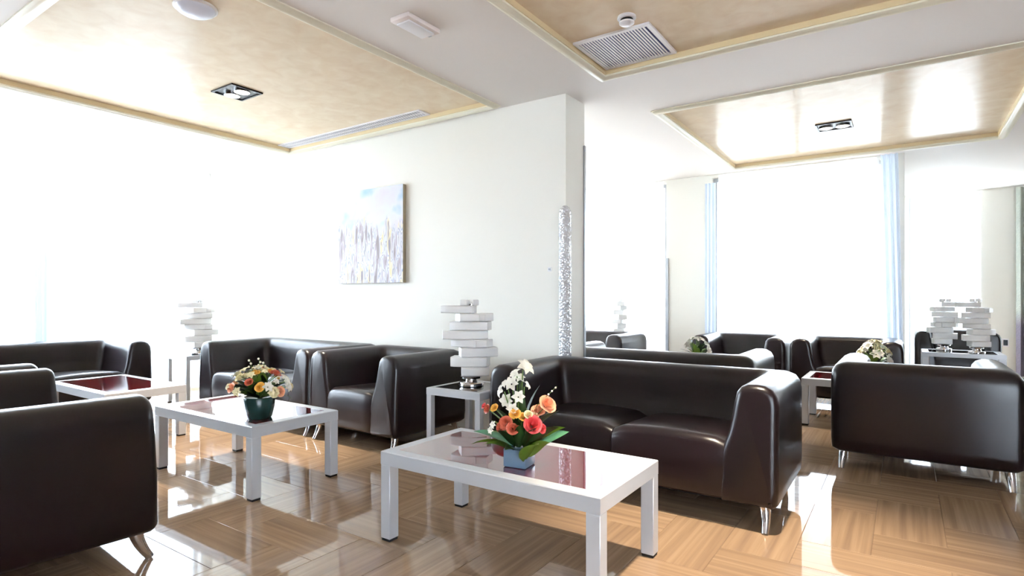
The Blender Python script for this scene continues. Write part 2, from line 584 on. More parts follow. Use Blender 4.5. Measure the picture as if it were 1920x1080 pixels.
# curtains
def curtain(name, axis, a, b_, at, z0, z1, amp, wave, material, label, lean=0., gather=None, group=None):
    """pleated cloth hanging along an axis; lean shifts the foot sideways"""
    bm = bmesh.new()
    n = max(12, int((b_ - a) / wave * 10))
    rows = 7
    grid = []
    rnd = random.Random(len(name) + int(abs(at) * 10))
    ph = [rnd.uniform(-.5, .5) for _ in range(8)]
    for r_ in range(rows + 1):
        z = z1 + (z0 - z1) * r_ / rows
        row = []
        for k in range(n + 1):
            u = a + (b_ - a) * k / n
            s = u / wave * 2 * math.pi
            d = amp * (math.sin(s + ph[0]) + .35 * math.sin(s * .37 + ph[1] * 6) + .15 * math.sin(2.3 * s + r_ * .15)) * (.75 + .25 * r_ / rows)
            uu = u + lean * r_ / rows
            row.append(bm.verts.new((uu, at + d, z) if axis == 'x' else (at + d, uu, z)))
        grid.append(row)
    for r_ in range(rows):
        for k in range(n):
            bm.faces.new((grid[r_][k], grid[r_][k + 1], grid[r_ + 1][k + 1], grid[r_ + 1][k]))
    for f in bm.faces:
        f.smooth = True
    o = bm_obj(name, bm, material, smooth=85)
    return tag(o, label, 'curtain', group)


ZC = H - .03
curtain('sheer_curtain', 'y', W8[0], W8[1], XR - .10, .02, ZC, .022, .16, M['sheer'], 'unseen white sheer over the added fill window on the right wall')  # softens the added right-wall window
curtain('sheer_curtain', 'x', W7[0], W7[1], YN + .10, .02, ZC, .022, .16, M['sheer'], 'unseen white sheer over the added fill window on the rear wall')  # hangs over the added rear window
curtain('sheer_curtain', 'y', W1[0] - .1, 4.06, XL + .10, .02, ZC, .022, .16, M['sheer'], 'long white sheer curtain over the window behind the left sofa')
curtain('sheer_curtain', 'x', W2[0], -2.80, YFAR - .10, .02, ZC, .022, .16, M['sheer'], 'white sheer curtain seen just past the partition end')
curtain('sheer_curtain', 'x', -2.06, -.24, YFAR - .10, .02, ZC, .022, .16, M['sheer'], 'white sheer curtain hanging behind the two far armchairs')
curtain('sheer_curtain', 'x', W4[0] + .02, W4[1] - .02, YREC - .10, .02, ZC, .02, .15, M['sheer'], 'narrow white sheer in the recess behind the two stacked lamps')
curtain('sheer_curtain', 'y', W5[0], W5[1], XL + .10, .02, ZC, .022, .16, M['sheer'], 'white sheer over the window hidden by the partition')
curtain('gathered_curtain', 'x', -2.21, -2.07, YFAR - .16, .02, 2.72, .02, .05, M['voile'], 'gathered grey-white curtain at the corner, on the near side of the far window')
curtain('gathered_curtain', 'x', -.23, -.06, YFAR - .16, .02, ZC, .025, .055, M['voile'], 'gathered bluish curtain slanting beside the right one of the far armchairs', lean=.06)
curtain('gathered_curtain', 'y', 2.17, 2.29, XL + .20, .02, 1.75, .018, .05, M['drapegrey'], 'narrow grey curtain tail in front of the left window sheer')
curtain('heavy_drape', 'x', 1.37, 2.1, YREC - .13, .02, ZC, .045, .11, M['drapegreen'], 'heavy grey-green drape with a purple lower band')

# slim metal upright between the far window and the pier
tag(box_obj('trim_5', (-2.80, -2.765, YFAR - .02, YFAR, .08, 1.75), M['alu']), 'thin grey metal jamb beside the white pier', None, None, 'structure')

# ------------------------------------------------------------------ outdoors
structure('ground', [(-40, XL - T - .01, -30, 40, -.35, -.15), (XL - T - .01, 30, YREC + T + .01, 40, -.35, -.15),
                     (XL - T - .01, -.16, YFAR + T + .01, YREC + T, -.35, -.15)], M['ground'])


def shrub(loc, rx, rz, label):
    bm = bmesh.new()
    bmesh.ops.create_icosphere(bm, subdivisions=4, radius=1)
    rnd = random.Random(int(loc[1] * 10))
    from mathutils import noise
    for v in bm.verts:
        d = 1 + .35 * noise.noise(v.co * 2.5 + Vector(loc)) + .2 * noise.noise(v.co * 8)
        v.co = Vector((v.co.x * rx * d, v.co.y * rx * d, max(-.02, v.co.z * rz * d + rz * .8)))
    o = bm_obj('garden_shrub', bm, M['hedge'], loc=loc, smooth=80)
    tag(o, label, 'shrub')


shrub((-10.4, 3.3, -.15), .5, .75, 'bluish shrub faintly seen outdoors through the left sheer')
shrub((-10.6, 5.6, -.15), .45, .6, 'second bluish shrub outdoors, nearer the painting wall')

# ------------------------------------------------------------------ sofas
SH, SD = .75, .87


def shell(Wd, D=SD):
    """U-shaped arms and back, one continuous upholstered body"""
    prof = [(.022, .13), (.004, .15), (0, .22), (0, .38), (0, .54), (.0, .645), (.006, .69), (.024, .725), (.055, .745), (.085, .75),
            (.122, .748), (.152, .734), (.170, .705), (.180, .65), (.190, .57), (.204, .49), (.222, .43), (.236, .36), (.24, .24), (.23, .13)]
    prof = [(a * 1.2, z) for a, z in prof]
    n = len(prof)
    nrm = []
    for i in range(n):
        a, b_ = Vector(prof[i - 1]), Vector(prof[(i + 1) % n])
        t_ = (b_ - a).normalized()
        nrm.append(Vector((t_.y, -t_.x)))            # points inward for this winding
    rc, rr = .04, .055

    def lean(z):
        s = min(max((z - .36) / (SH - .36), 0), 1)
        return .018 * s * s * (3 - 2 * s)
    st = []                                          # stations: (kind, value)
    caps = [90, 65, 40, 15]
    arm_t = [.0, .3, .6, .9]
    arcs = [0, 22.5, 45, 67.5, 90]
    bm = bmesh.new()
    rings = []

    def ring(fn):
        return [bm.verts.new(fn(i)) for i in range(n)]

    def pt(i, shrink):
        p = Vector(prof[i]) + nrm[i] * shrink
        return p
    left = []
    for a in caps:
        s_, y_ = rc * (1 - math.cos(R(90 - a)) if False else 1 - math.sqrt(max(0, 1 - math.sin(R(a)) ** 2))), rc * (1 - math.sin(R(a)))

        def fn(i, s_=s_, y_=y_):
            p = pt(i, s_)
            return (-Wd / 2 + p[0], -D / 2 + lean(prof[i][1]) + y_, p[1])
        left.append(fn)
    for t_ in arm_t:
        def fn(i, t_=t_):
            p = prof[i]
            y0 = -D / 2 + lean(p[1]) + rc
            y1 = D / 2 - p[0] - rr
            return (-Wd / 2 + p[0], y0 + (y1 - y0) * t_, p[1])
        left.append(fn)
    for a in arcs:
        def fn(i, a=a):
            p = prof[i]
            return (-Wd / 2 + p[0] + rr * (1 - math.cos(R(a))), D / 2 - p[0] - rr + rr * math.sin(R(a)), p[1])
        left.append(fn)
    for fn in left:
        rings.append(ring(fn))
    for t_ in (.33, .5, .67):
        rings.append(ring(lambda i, t_=t_: ((-Wd / 2 + prof[i][0] + rr) + (Wd - 2 * prof[i][0] - 2 * rr) * t_, D / 2 - prof[i][0], prof[i][1])))
    for fn in reversed(left):
        rings.append(ring(lambda i, fn=fn: (-fn(i)[0], fn(i)[1], fn(i)[2])))
    for a, b_ in zip(rings, rings[1:]):
        for k in range(n):
            bm.faces.new((a[k], a[(k + 1) % n], b_[(k + 1) % n], b_[k]))
    for rg in (rings[0], rings[-1]):
        bm.faces.new(rg)
    return bm


def seat(x0, x1, y0, y1):
    """upholstered seat block with a rolled front edge, softly crowned"""
    bm = bmesh.new()
    nx, prof = 10, []
    z0, z1, r_ = .14, .452, .055
    prof.append((y0 + .02, z0)); prof.append((y0, z0 + .02))
    prof += [(y0 - .004, .22), (y0 - .008, .30), (y0 - .004, z1 - r_ - .01)]
    for a in range(0, 91, 15):
        prof.append((y0 + r_ * (1 - math.cos(R(a))), z1 - r_ + r_ * math.sin(R(a))))
    for t_ in (.25, .5, .75, 1.):
        prof.append((y0 + r_ + (y1 - y0 - r_) * t_, z1 - .03 * t_))
    prof.append((y1, z0))
    rows = []
    for k in range(nx + 1):
        u = k / nx
        e_ = abs(2 * u - 1)
        drop = .022 * max(0, (e_ - .85) / .15) ** 2
        crown = .018 * (1 - e_ ** 2)
        rows.append([bm.verts.new((x0 + (x1 - x0) * u, y + (.012 * max(0, (e_ - .8) / .2) ** 2 if y < y0 + .08 else 0),
                                   z + ((crown - drop) * min(1, max(0, (z - .3) / .12))))) for y, z in prof])
    m_ = len(prof)
    for a, b_ in zip(rows, rows[1:]):
        for k in range(m_):
            bm.faces.new((a[k], b_[k], b_[(k + 1) % m_], a[(k + 1) % m_]))
    bm.faces.new(rows[0]); bm.faces.new(rows[-1])
    return bm


def leg_bm(sx, sy):
    bm = bmesh.new()
    pts, rad = [], []
    for k in range(7):
        t_ = k / 6
        pts.append((sx * .012 * math.sin(t_ * 1.6), sy * .055 * (t_ ** 1.7), .135 * (1 - t_) + .002))
        rad.append(.030 - .013 * t_)
    tube(bm, pts, rad, 12)
    return bm


def make_sofa(name, Wd, nseat, back_inset):
    root = empty(name)
    bm_obj('upholstered_shell', shell(Wd), M['leather'], root, smooth=50)
    a, b_ = -Wd / 2 + .242, Wd / 2 - .242
    for k in range(nseat):
        x0, x1 = a + (b_ - a) * k / nseat, a + (b_ - a) * (k + 1) / nseat
        bm_obj('seat', seat(x0 + .003, x1 - .003, -SD / 2 + .002, SD / 2 - .19), M['leather'], root, smooth=50)
    box_obj('base_board', (-Wd / 2 + .05, Wd / 2 - .05, -SD / 2 + .05, SD / 2 - .05, .125, .16), M['underside'], root)
    for sx in (-1, 1):
        bm_obj('leg', leg_bm(sx, -1), M['chrome'], root, (sx * (Wd / 2 - .075), -SD / 2 + .075, 0), smooth=50)
        bm_obj('leg', leg_bm(sx, 1), M['chrome'], root, (sx * (Wd / 2 - .075), SD / 2 - back_inset, 0), smooth=50)
    return root


love = make_sofa('loveseat', 1.80, 2, .30)
arm = make_sofa('armchair', 1.04, 1, .10)
used = set()


def place(proto, x, y, rz, label, cat, group):
    o = proto if proto.name not in used else copy_tree(proto)
    used.add(proto.name)
    o.location = (x, y, 0)
    o.rotation_euler = (0, 0, R(rz))
    tag(o, label, cat, group)
    return o


GRP = 'dark brown leather lounge seats'
# front lounge
place(love, -1.42, 3.535, 0, 'two-seat dark brown leather sofa behind the coffee table with lilies', 'sofa', GRP)
place(love, -5.10, 3.50, 0, 'two-seat brown leather sofa under the painting, behind the pot of mixed flowers', 'sofa', GRP)
place(love, -6.885, 1.94, 90, 'long dark leather sofa with its back to the sheer-curtained window', 'sofa', GRP)
place(love, -3.745, .905, 175.5, 'dark leather sofa at lower left, seen from its blank side and cut by the frame', 'sofa', GRP)
place(love, -1.83, 5.015, 180, 'dark sofa standing back to back behind the two-seater with lilies', 'sofa', GRP)
place(arm, -3.66, 3.485, 0, 'single dark leather armchair beside the side table with the stacked lamp', 'armchair', GRP)
place(arm, -5.32, 1.0, 180, 'dark armchair mostly hidden past the lower left sofa', 'armchair', GRP)
place(arm, .09, 5.015, 180, 'dark leather armchair turned away, its flat back facing us at right', 'armchair', GRP)
place(arm, -1.60, 7.30, 0, 'dark armchair before the far window, left one of the facing pair', 'armchair', GRP)
place(arm, -.52, 7.30, 0, 'dark armchair before the far window, right one of the facing pair', 'armchair', GRP)
place(arm, -3.28, 6.75, 0, 'dark armchair half hidden behind the end of the partition', 'armchair', GRP)
place(arm, .56, 9.80, 0, 'dark armchair in the recess behind the pair of stacked lamps', 'armchair', GRP).scale = (.86, 1, 1)


# ------------------------------------------------------------------ tables
def make_table(name, Lx, Ly, Hh, s, rail, glass):
    root = empty(name)
    bm = bmesh.new()
    x, y = Lx / 2, Ly / 2
    loops = []
    for (ix, z) in ((0, Hh - rail), (0, Hh - .004), (.004, Hh), (s - .002, Hh), (s, Hh - .003), (s, Hh - rail)):
        loops.append([bm.verts.new(p) for p in ((-x + ix, -y + ix, z), (x - ix, -y + ix, z), (x - ix, y - ix, z), (-x + ix, y - ix, z))])
    for a, b_ in zip(loops, loops[1:] + loops[:1]):
        for k in range(4):
            bm.faces.new((a[k], a[(k + 1) % 4], b_[(k + 1) % 4], b_[k]))
    bm_obj('frame', bm, M['frame'], root)
    box_obj('glass_top', (-x + s, x - s, -y + s, y - s, Hh - .012, Hh - .0006), glass, root)
    for sx in (-1, 1):
        for sy in (-1, 1):
            x0, x1 = sorted((sx * x, sx * (x - s)))
            y0, y1 = sorted((sy * y, sy * (y - s)))
            lg = box_obj('leg', (x0, x1, y0, y1, .012, Hh - rail), M['frame'], root, bevel=.003, seg=1)
            box_obj('foot_pad', (x0 + .004, x1 - .004, y0 + .004, y1 - .004, 0, .012), M['pad'], lg)
    return root


coffee = make_table('coffee_table', 1.19, .62, .44, .062, .066, M['redglass'])
TG = 'silver-white coffee tables with dark red glass'
for k, (x, y, lb) in enumerate([
        (-1.545, 2.295, 'white coffee table with red glass top carrying the lily arrangement, nearest of all'),
        (-3.745, 2.23, 'white coffee table with red glass carrying the dark green pot of flowers'),
        (-5.76, 2.23, 'bare white coffee table with red glass before the window sofa'),
        (-.21, 6.32, 'white coffee table with red glass glimpsed past the armchair seen from behind'),
        (-1.95, 6.25, 'white coffee table hidden behind the back-to-back sofa, bearing white lilies')]):
    o = coffee if k == 0 else copy_tree(coffee)
    o.location = (x, y, 0)
    tag(o, lb, 'coffee table', TG)
side = make_table('side_table', .55, .55, .55, .05, .05, M['blackglass'])
SG = 'square silver-white side tables'
for k, (x, y, sx, lb) in enumerate([
        (-2.605, 3.32, .88, 'square white side table with black glass between armchair and two-seater'),
        (-6.72, 3.42, .8, 'small white side table in the corner by the left window'),
        (.555, 8.66, 1.4, 'wide white side table bearing the two stacked lamps in the recess'),
        (-3.30, 7.52, .8, 'small white side table under the far lamp behind the partition end')]):
    o = side if k == 0 else copy_tree(side)
    o.location = (x, y, 0)
    o.scale = (sx, min(sx, 1), 1)
    tag(o, lb, 'side table', SG)


# ------------------------------------------------------------------ stacked block lamps
def make_lamp(name):
    root = empty(name)
    bm = bmesh.new()
    lathe(bm, [(.0, 0), (.088, 0), (.092, .004), (.092, .02), (.086, .028), (.05, .03), (.045, .05), (.075, .056), (.078, .07), (.05, .076), (0, .078)], 32, cap=False)
    bmesh.ops.remove_doubles(bm, verts=bm.verts[:], dist=1e-4)
    bm_obj('lamp_base', bm, M['chrome'], root, smooth=40)
    bm = bmesh.new()
    lathe(bm, [(.028, .076), (.028, .60)], 16)
    bm_obj('stem', bm, M['chrome'], root, smooth=60)
    # (offset along the width, width, bottom, top, turn, depth)
    lay = [(.028, .20, .078, .140, 6, .17), (-.010, .27, .142, .212, -8, .15), (.055, .27, .214, .280, 14, .14),
           (-.004, .285, .284, .340, -20, .13), (-.045, .33, .342, .405, 9, .13), (-.010, .285, .408, .470, -12, .14),
           (.030, .26, .473, .530, 24, .12), (-.095, .25, .533, .588, -6, .11), (.05, .16, .285, .338, 62, .09), (.075, .15, .475, .52, -48, .09)]
    ax = Vector((.826, .563, 0))
    for (o_, wd, z0, z1, tr, dp) in lay:
        bm = bmesh.new()
        n, h = 10, (z1 - z0)
        rings = []
        ang0 = math.atan2(ax.y, ax.x) + R(tr)
        for k in range(n + 1):                       # gently bowed bar with soft edges
            u = -wd / 2 + wd * k / n
            bow = -.10 * u * u / wd * 4
            sh = 0 if 0 < k < n else .006
            cs = [(-dp / 2 + sh + .006, 0), (-dp / 2 + sh, .006), (-dp / 2 + sh, h - .006), (-dp / 2 + sh + .006, h), (dp / 2 - sh - .006, h), (dp / 2 - sh, h - .006), (dp / 2 - sh, .006), (dp / 2 - sh - .006, 0)]
            rg = []
            for v_, z_ in cs:
                p = Vector((u, v_ - bow * .75, 0))
                p.rotate(Matrix.Rotation(ang0, 3, 'Z'))
                p += ax * o_
                rg.append(bm.verts.new((p.x, p.y, z0 + z_)))
            rings.append(rg)
        for a, b_ in zip(rings, rings[1:]):
            for k in range(8):
                bm.faces.new((a[k], a[(k + 1) % 8], b_[(k + 1) % 8], b_[k]))
        bm.faces.new(rings[0]); bm.faces.new(rings[-1])
        bm_obj('shade_block', bm, M['lampwhite'], root, smooth=40)
    for dx, tr in ((-.05, 20), (.02, -15)):
        bm = bmesh.new()
        box(bm, -.028, .028, -.028, .028, .589, .632, .008, 2, Matrix.Translation(ax * dx) @ Matrix.Rotation(R(tr), 4, 'Z'))
        bm_obj('finial', bm, M['lampwhite'], root, smooth=40)
    return root


lamp = make_lamp('table_lamp')
LG = 'table lamps of stacked white blocks'
for k, (x, y, rz, lb) in enumerate([
        (-2.635, 3.33, 0, 'table lamp of stacked white blocks on the table beside the armchair'),
        (-6.66, 3.42, 40, 'stacked white lamp washed out by light in the left window corner'),
        (.40, 8.80, 150, 'stacked white lamp in the recess, left one of the two side by side'),
        (.69, 8.52, -20, 'stacked white lamp in the recess, right one of the two side by side'),
        (-3.30, 7.52, 90, 'stacked white lamp faint against the far window past the partition')]):
    o = lamp if k == 0 else copy_tree(lamp)
    o.location = (x, y, .55)
    o.rotation_euler = (0, 0, R(rz))
    if y > 8:
        o.scale = (.9, .9, 1)
    tag(o, lb, 'lamp', LG)
# tall crystal column lamp at the partition corner
root = empty('column_lamp', (-2.245, 4.045, 0))
tag(root, 'tall slim crystal column lamp standing at the partition corner', 'floor lamp')
bm = bmesh.new(); lathe(bm, [(.0, 0), (.06, 0), (.06, .02), (.052, .03), (0, .03)], 32, cap=False)
bmesh.ops.remove_doubles(bm, verts=bm.verts[:], dist=1e-4)
bm_obj('base', bm, M['chrome'], root, smooth=40)
bm = bmesh.new()
lathe(bm, [(.05, .03), (.05, .8), (.05, 1.4), (.05, 1.86), (.046, 1.89), (.034, 1.915), (.016, 1.93), (.002, 1.933)], 32)
bm_obj('crystal_tube', bm, M['crystal'], root, smooth=60)

# ------------------------------------------------------------------ flowers
def leaf_bm(length, width, bend, fold=.15, n=8, tip=1.0):
    """pointed leaf along +X, rising then drooping"""
    bm = bmesh.new()
    rows = []
    for k in range(n + 1):
        t_ = k / n
        wv = width * math.sin(math.pi * min(1, t_ ** .8 * .97 + .03)) ** .8 / 2
        z = bend * math.sin(t_ * 2.2) * length * .5 - abs(bend) * .2 * t_ * t_ * length
        row = []
        for s in (-1, -.5, 0, .5, 1):
            row.append(bm.verts.new((length * t_, s * wv, z + fold * abs(s) * wv)))
        rows.append(row)
    for a, b_ in zip(rows, rows[1:]):
        for k in range(4):
            bm.faces.new((a[k], a[k + 1], b_[k + 1], b_[k]))
    bmesh.ops.solidify(bm, geom=bm.faces[:], thickness=.0016)
    return bm


def rose_bm(r_):
    bm = bmesh.new()
    rnd = random.Random(3)
    for lay, (cnt, rad, open_, hgt) in enumerate(((3, .35, .10, 1.0), (4, .58, .25, .95), (5, .82, .45, .85), (5, 1.0, .75, .70))):
        for k in range(cnt):
            a0 = 2 * math.pi * (k + .37 * lay) / cnt
            wd = 2 * math.pi / cnt * 1.35
            rows = []
            for i in range(5):
                t_ = i / 4
                row = []
                for j in range(5):
                    s = j / 4 - .5
                    ang = a0 + s * wd * (.45 + .55 * math.sin(t_ * 2.2))
                    rr_ = r_ * rad * (.25 + .75 * math.sin(t_ * 1.5)) * (1 + open_ * max(0, t_ - .65) * 1.2)
                    z = r_ * hgt * 1.25 * t_ - r_ * open_ * max(0, t_ - .7) * 1.1 - r_ * .35 * (2 * s) ** 2 * t_ * .5
                    row.append(bm.verts.new((rr_ * math.cos(ang), rr_ * math.sin(ang), z - .4 * r_)))
                rows.append(row)
            for a, b_ in zip(rows, rows[1:]):
                for j in range(4):
                    bm.faces.new((a[j], a[j + 1], b_[j + 1], b_[j]))
    return bm


def lily_bm(r_, n=6, cup=.7):
    bm = bmesh.new()
    for k in range(n):
        a0 = 2 * math.pi * k / n
        sc = 1 if k % 2 else .9
        rows = []
        for i in range(6):
            t_ = i / 5
            rad = r_ * sc * (.10 + .9 * t_ ** 1.4)
            z = r_ * cup * (1.15 * t_ - .75 * t_ ** 3)
            wv = r_ * .30 * math.sin(math.pi * (.12 + .88 * t_) ** 1.1) + .002
            row = []
            for s in (-1, 0, 1):
                row.append(bm.verts.new((rad * math.cos(a0) - s * wv * math.sin(a0), rad * math.sin(a0) + s * wv * math.cos(a0), z + abs(s) * wv * .35)))
            rows.append(row)
        for a, b_ in zip(rows, rows[1:]):
            for j in range(2):
                bm.faces.new((a[j], a[j + 1], b_[j + 1], b_[j]))
    return bm


def mesh_of(name, bm, material, smooth=70):
    o = bm_obj(name, bm, material, smooth=smooth)
    me = o.data
    bpy.data.objects.remove(o)
    return me


LEAF = {k: mesh_of('leaf', leaf_bm(.2, wd, bd), M[mt]) for k, wd, bd, mt in
        (('dark', .07, .35, 'leafdark'), ('mid', .06, .4, 'leafmid'), ('broad', .135, .55, 'leafmid'), ('pale', .075, .25, 'leafpale'), ('blade', .022, .3, 'leafdark'))}
ROSE = {k: mesh_of('rose', rose_bm(.035), M[k]) for k in ('peach', 'rosered', 'coral', 'orange', 'cream')}
LILY = {k: mesh_of('lily', lily_bm(.062), M[k]) for k in ('lily', 'cream')}
BUD = mesh_of('bud', (lambda b: (bmesh.ops.create_uvsphere(b, u_segments=8, v_segments=6, radius=.008), b)[1])(bmesh.new()), M['lily'])
CX, CY = Vector((.826, .563, 0)), Vector((-.563, .826, 0))      # unit vectors: across the view, away from the view


def P3(a, d, z):
    return CX * a + CY * d + Vector((0, 0, z))


def aim(o, d):
    o.rotation_mode = 'QUATERNION'
    o.rotation_quaternion = Vector(d).to_track_quat('Z', 'Y')


def leaf(root, kind, p, yaw, pitch, s=1., roll=0.):
    o = link('leaf', LEAF[kind], None, root, p)
    o.rotation_euler = (R(roll), R(-pitch), R(yaw) + math.atan2(CX.y, CX.x))
    o.scale = (s, s, s)
    return o


def flower(root, nm, me, p, d, s=1., stem_from=(0, 0, .05)):
    o = link(nm, me, None, root, p)
    aim(o, d)
    o.scale = (s, s, s)
    bm = bmesh.new()
    a, b_ = Vector(stem_from), Vector(p)
    mid = (a + b_) / 2 + Vector((0, 0, .03))
    tube(bm, [a, mid, b_ - Vector(d).normalized() * .008], [.0035, .003, .0028], 6)
    bm_obj('stem', bm, M['stem'], root, smooth=60)
    return o


# arrangement of lilies and roses in a blue glass cube, on the nearest coffee table
fa = empty('lily_arrangement', (-1.44, 2.17, .4405))
tag(fa, 'tall arrangement of white lilies, peach and coral roses in a blue cube vase', 'flowers')
bm = bmesh.new()
box(bm, -.055, .055, -.055, .055, 0, .082, .006, 2)
v_ = bm_obj('vase', bm, M['vaseblue'], fa, smooth=40)
v_.rotation_euler = (0, 0, R(8))
S0 = (0, 0, .08)
for a, d, z, dr, s in ((.02, 0, .435, (.45, -.5, .6), .80), (-.015, .01, .405, (-.6, -.4, .7), .55), (-.035, .0, .365, (-.2, -.8, .4), .62), (-.075, -.01, .335, (-.9, -.3, .3), .58),
                       (-.055, .01, .29, (-.4, -.8, .1), .6), (.03, .01, .355, (.8, -.3, .5), .42), (-.005, -.02, .31, (.1, -.9, .3), .55), (-.03, -.03, .26, (-.1, -.9, .2), .5),
                       (.0, .02, .385, (.1, -.6, .8), .5), (-.06, .0, .365, (-.6, -.5, .6), .4)):
    flower(fa, 'lily', LILY['lily'], P3(a, d, z), CX * dr[0] + CY * dr[1] + Vector((0, 0, dr[2])), s, S0)
for k, a, d, z, dr, s in (('peach', .125, -.01, .275, (.45, -.6, .6), .98), ('peach', .085, .0, .245, (.0, -.6, .8), .75), ('rosered', .058, -.06, .195, (.2, -.8, .45), .95),
                          ('coral', -.06, -.05, .20, (-.3, -.8, .4), .72), ('coral', -.03, -.065, .18, (0, -.9, .4), .66), ('orange', -.02, -.045, .24, (-.1, -.7, .7), .62), ('orange', .015, -.04, .225, (.2, -.7, .7), .5),
                          ('orange', -.112, -.02, .262, (-.5, -.6, .6), .45), ('coral', -.145, -.01, .255, (-.8, -.5, .3), .5), ('rosered', -.16, .01, .265, (-.8, -.2, .5), .36), ('rosered', .10, -.05, .175, (.6, -.7, .2), .5),
                          ('cream', .04, -.045, .235, (.3, -.7, .6), .5), ('cream', .07, -.02, .225, (.4, -.7, .6), .42), ('coral', -.085, -.045, .18, (-.6, -.7, .2), .5)):
    flower(fa, 'rose', ROSE[k], P3(a, d, z), CX * dr[0] + CY * dr[1] + Vector((0, 0, dr[2])), s, S0)
for a, z in ((-.115, .19), (-.125, .165)):
    flower(fa, 'lily', LILY['lily'], P3(a, -.04, z), CX * -.6 - CY * .7 + Vector((0, 0, .3)), .32, S0)
for kind, a, d, yaw, pitch, s, z, roll in (
        ('broad', .02, -.07, -50, 38, .66, .035, 0), ('broad', .045, -.05, -20, 32, .58, .05, -35), ('dark', -.03, -.045, -110, 10, .55, .08, -20),
        ('pale', -.02, .0, 176, 16, 1.0, .085, 40), ('mid', -.02, -.02, 188, 4, 1.0, .075, 30), ('mid', -.02, -.03, 205, 12, .8, .07, 30), ('dark', -.02, -.03, 165, 28, .8, .085, 30),
        ('pale', .07, .0, 2, 20, .85, .085, -60), ('mid', .04, -.02, -8, 26, .95, .085, -50), ('dark', .02, .0, 14, 38, 1.15, .085, -40), ('dark', .03, -.02, -18, 30, .9, .085, -40),
        ('dark', .02, .02, 30, 45, 1.0, .09, -30), ('mid', .0, .02, 60, 55, .9, .09, 0), ('dark', 0, .02, 100, 62, .9, .09, 0), ('dark', -.02, .02, 140, 50, .9, .09, 0),
        ('dark', -.02, -.03, -140, 36, .7, .09, 20), ('dark', .02, -.04, -50, 45, .7, .09, 0), ('mid', -.03, 0, -165, 44, .8, .09, 20), ('dark', .0, -.04, -90, 52, .7, .09, 0), ('dark', -.01, -.04, -100, 66, .75, .09, 0),
        ('blade', 0, 0, 80, 76, 1.4, .09, 0), ('blade', .01, 0, 120, 80, 1.6, .09, 0), ('blade', -.01, 0, 140, 64, 1.2, .09, 0), ('blade', .02, 0, 20, 70, 1.4, .09, 0), ('blade', .0, 0, -80, 78, 1.5, .09, 0)):
    leaf(fa, kind, P3(a, d, z), yaw, pitch, s, roll)
bm = bmesh.new()
tube(bm, [P3(0, 0, .1), P3(.08, 0, .27), P3(.17, 0, .355)], [.002, .002, .0015], 6)
tw = bm_obj('twig', bm, M['stem'], fa)
for t_ in range(5):
    o = link('bud', BUD, None, tw, P3(.10 + .016 * t_, 0, .289 + .0151 * t_)); o.scale = (.6,) * 3

# pot of mixed flowers on the second table
fb = empty('flower_pot', (-3.36, 2.10, .4405))
tag(fb, 'low dome of cream, white and orange flowers in a dark green round pot', 'flowers')
bm = bmesh.new()
lathe(bm, [(0, 0), (.068, 0), (.074, .01), (.088, .07), (.094, .13), (.09, .135), (.08, .125), (0, .12)], 32, cap=False)
bmesh.ops.remove_doubles(bm, verts=bm.verts[:], dist=1e-4)
bm_obj('pot', bm, M['vaseteal'], fb, smooth=50)
rnd = random.Random(11)
S0 = (0, 0, .12)
keys = ['cream', 'coral', 'cream', 'orange', 'peach', 'cream', 'coral', 'cream', 'cream', 'peach', 'coral', 'cream', 'orange', 'cream']
for k in range(60):
    el = R(rnd.uniform(8, 85)); az = rnd.uniform(0, 2 * math.pi)
    d = Vector((math.cos(el) * math.cos(az), math.cos(el) * math.sin(az), math.sin(el)))
    p = Vector((d.x * .19, d.y * .19, .15 + d.z * .15))
    if k % 2 == 0:
        flower(fb, 'lily', LILY['lily' if k % 4 else 'cream'], p + d * .015, d, rnd.uniform(.35, .62), S0)
    else:
        flower(fb, 'rose', ROSE[keys[k % 14]], p, d, rnd.uniform(.45, .78), S0)
for k in range(34):
    leaf(fb, ('dark', 'mid', 'mid', 'dark')[k % 4], Vector((0, 0, .12)), k * 51 % 360, rnd.uniform(-5, 55), rnd.uniform(.8, 1.15), rnd.uniform(-20, 20))
for a, z in ((-.06, .36), (.0, .37), (.03, .345)):
    bm = bmesh.new()
    tube(bm, [P3(0, 0, .14), P3(a * .6, 0, .26), P3(a, 0, z)], .0022, 6)
    tw = bm_obj('twig', bm, M['stem'], fb)
    for t_ in range(4):
        o = link('bud', BUD, None, tw, P3(a - .006 + .012 * (t_ % 2), 0, z - .02 * t_)); o.scale = (.9,) * 3


def small_bouquet(loc, label, white):
    f = empty('lily_bouquet', loc)
    tag(f, label, 'flowers')
    bm = bmesh.new()
    lathe(bm, [(0, 0), (.06, 0), (.066, .01), (.07, .10), (.066, .105), (.058, .095), (0, .09)], 24, cap=False)
    bmesh.ops.remove_doubles(bm, verts=bm.verts[:], dist=1e-4)
    bm_obj('pot', bm, M['vaseteal'], f, smooth=50)
    r2 = random.Random(int(loc[0] * 100))
    for k in range(18):
        el = R(r2.uniform(5, 88)); az = r2.uniform(0, 2 * math.pi)
        d = Vector((math.cos(el) * math.cos(az), math.cos(el) * math.sin(az), math.sin(el)))
        p = Vector((d.x * .125, d.y * .125, .13 + d.z * (.17 if white else .20)))
        flower(f, 'lily', LILY['lily' if (white or k % 3) else 'cream'], p, d, r2.uniform(.7, 1.05), (0, 0, .09))
    for k in range(14):
        leaf(f, ('mid', 'dark', 'mid')[k % 3], Vector((0, 0, .09)), k * 77 % 360, r2.uniform(10, 65), r2.uniform(.8, 1.2))


small_bouquet((-1.86, 6.28, .4405), 'bouquet of white lilies behind the back-to-back sofa', True)
small_bouquet((-.235, 6.35, .4405), 'bouquet of white and cream lilies above the turned-away armchair back', False)

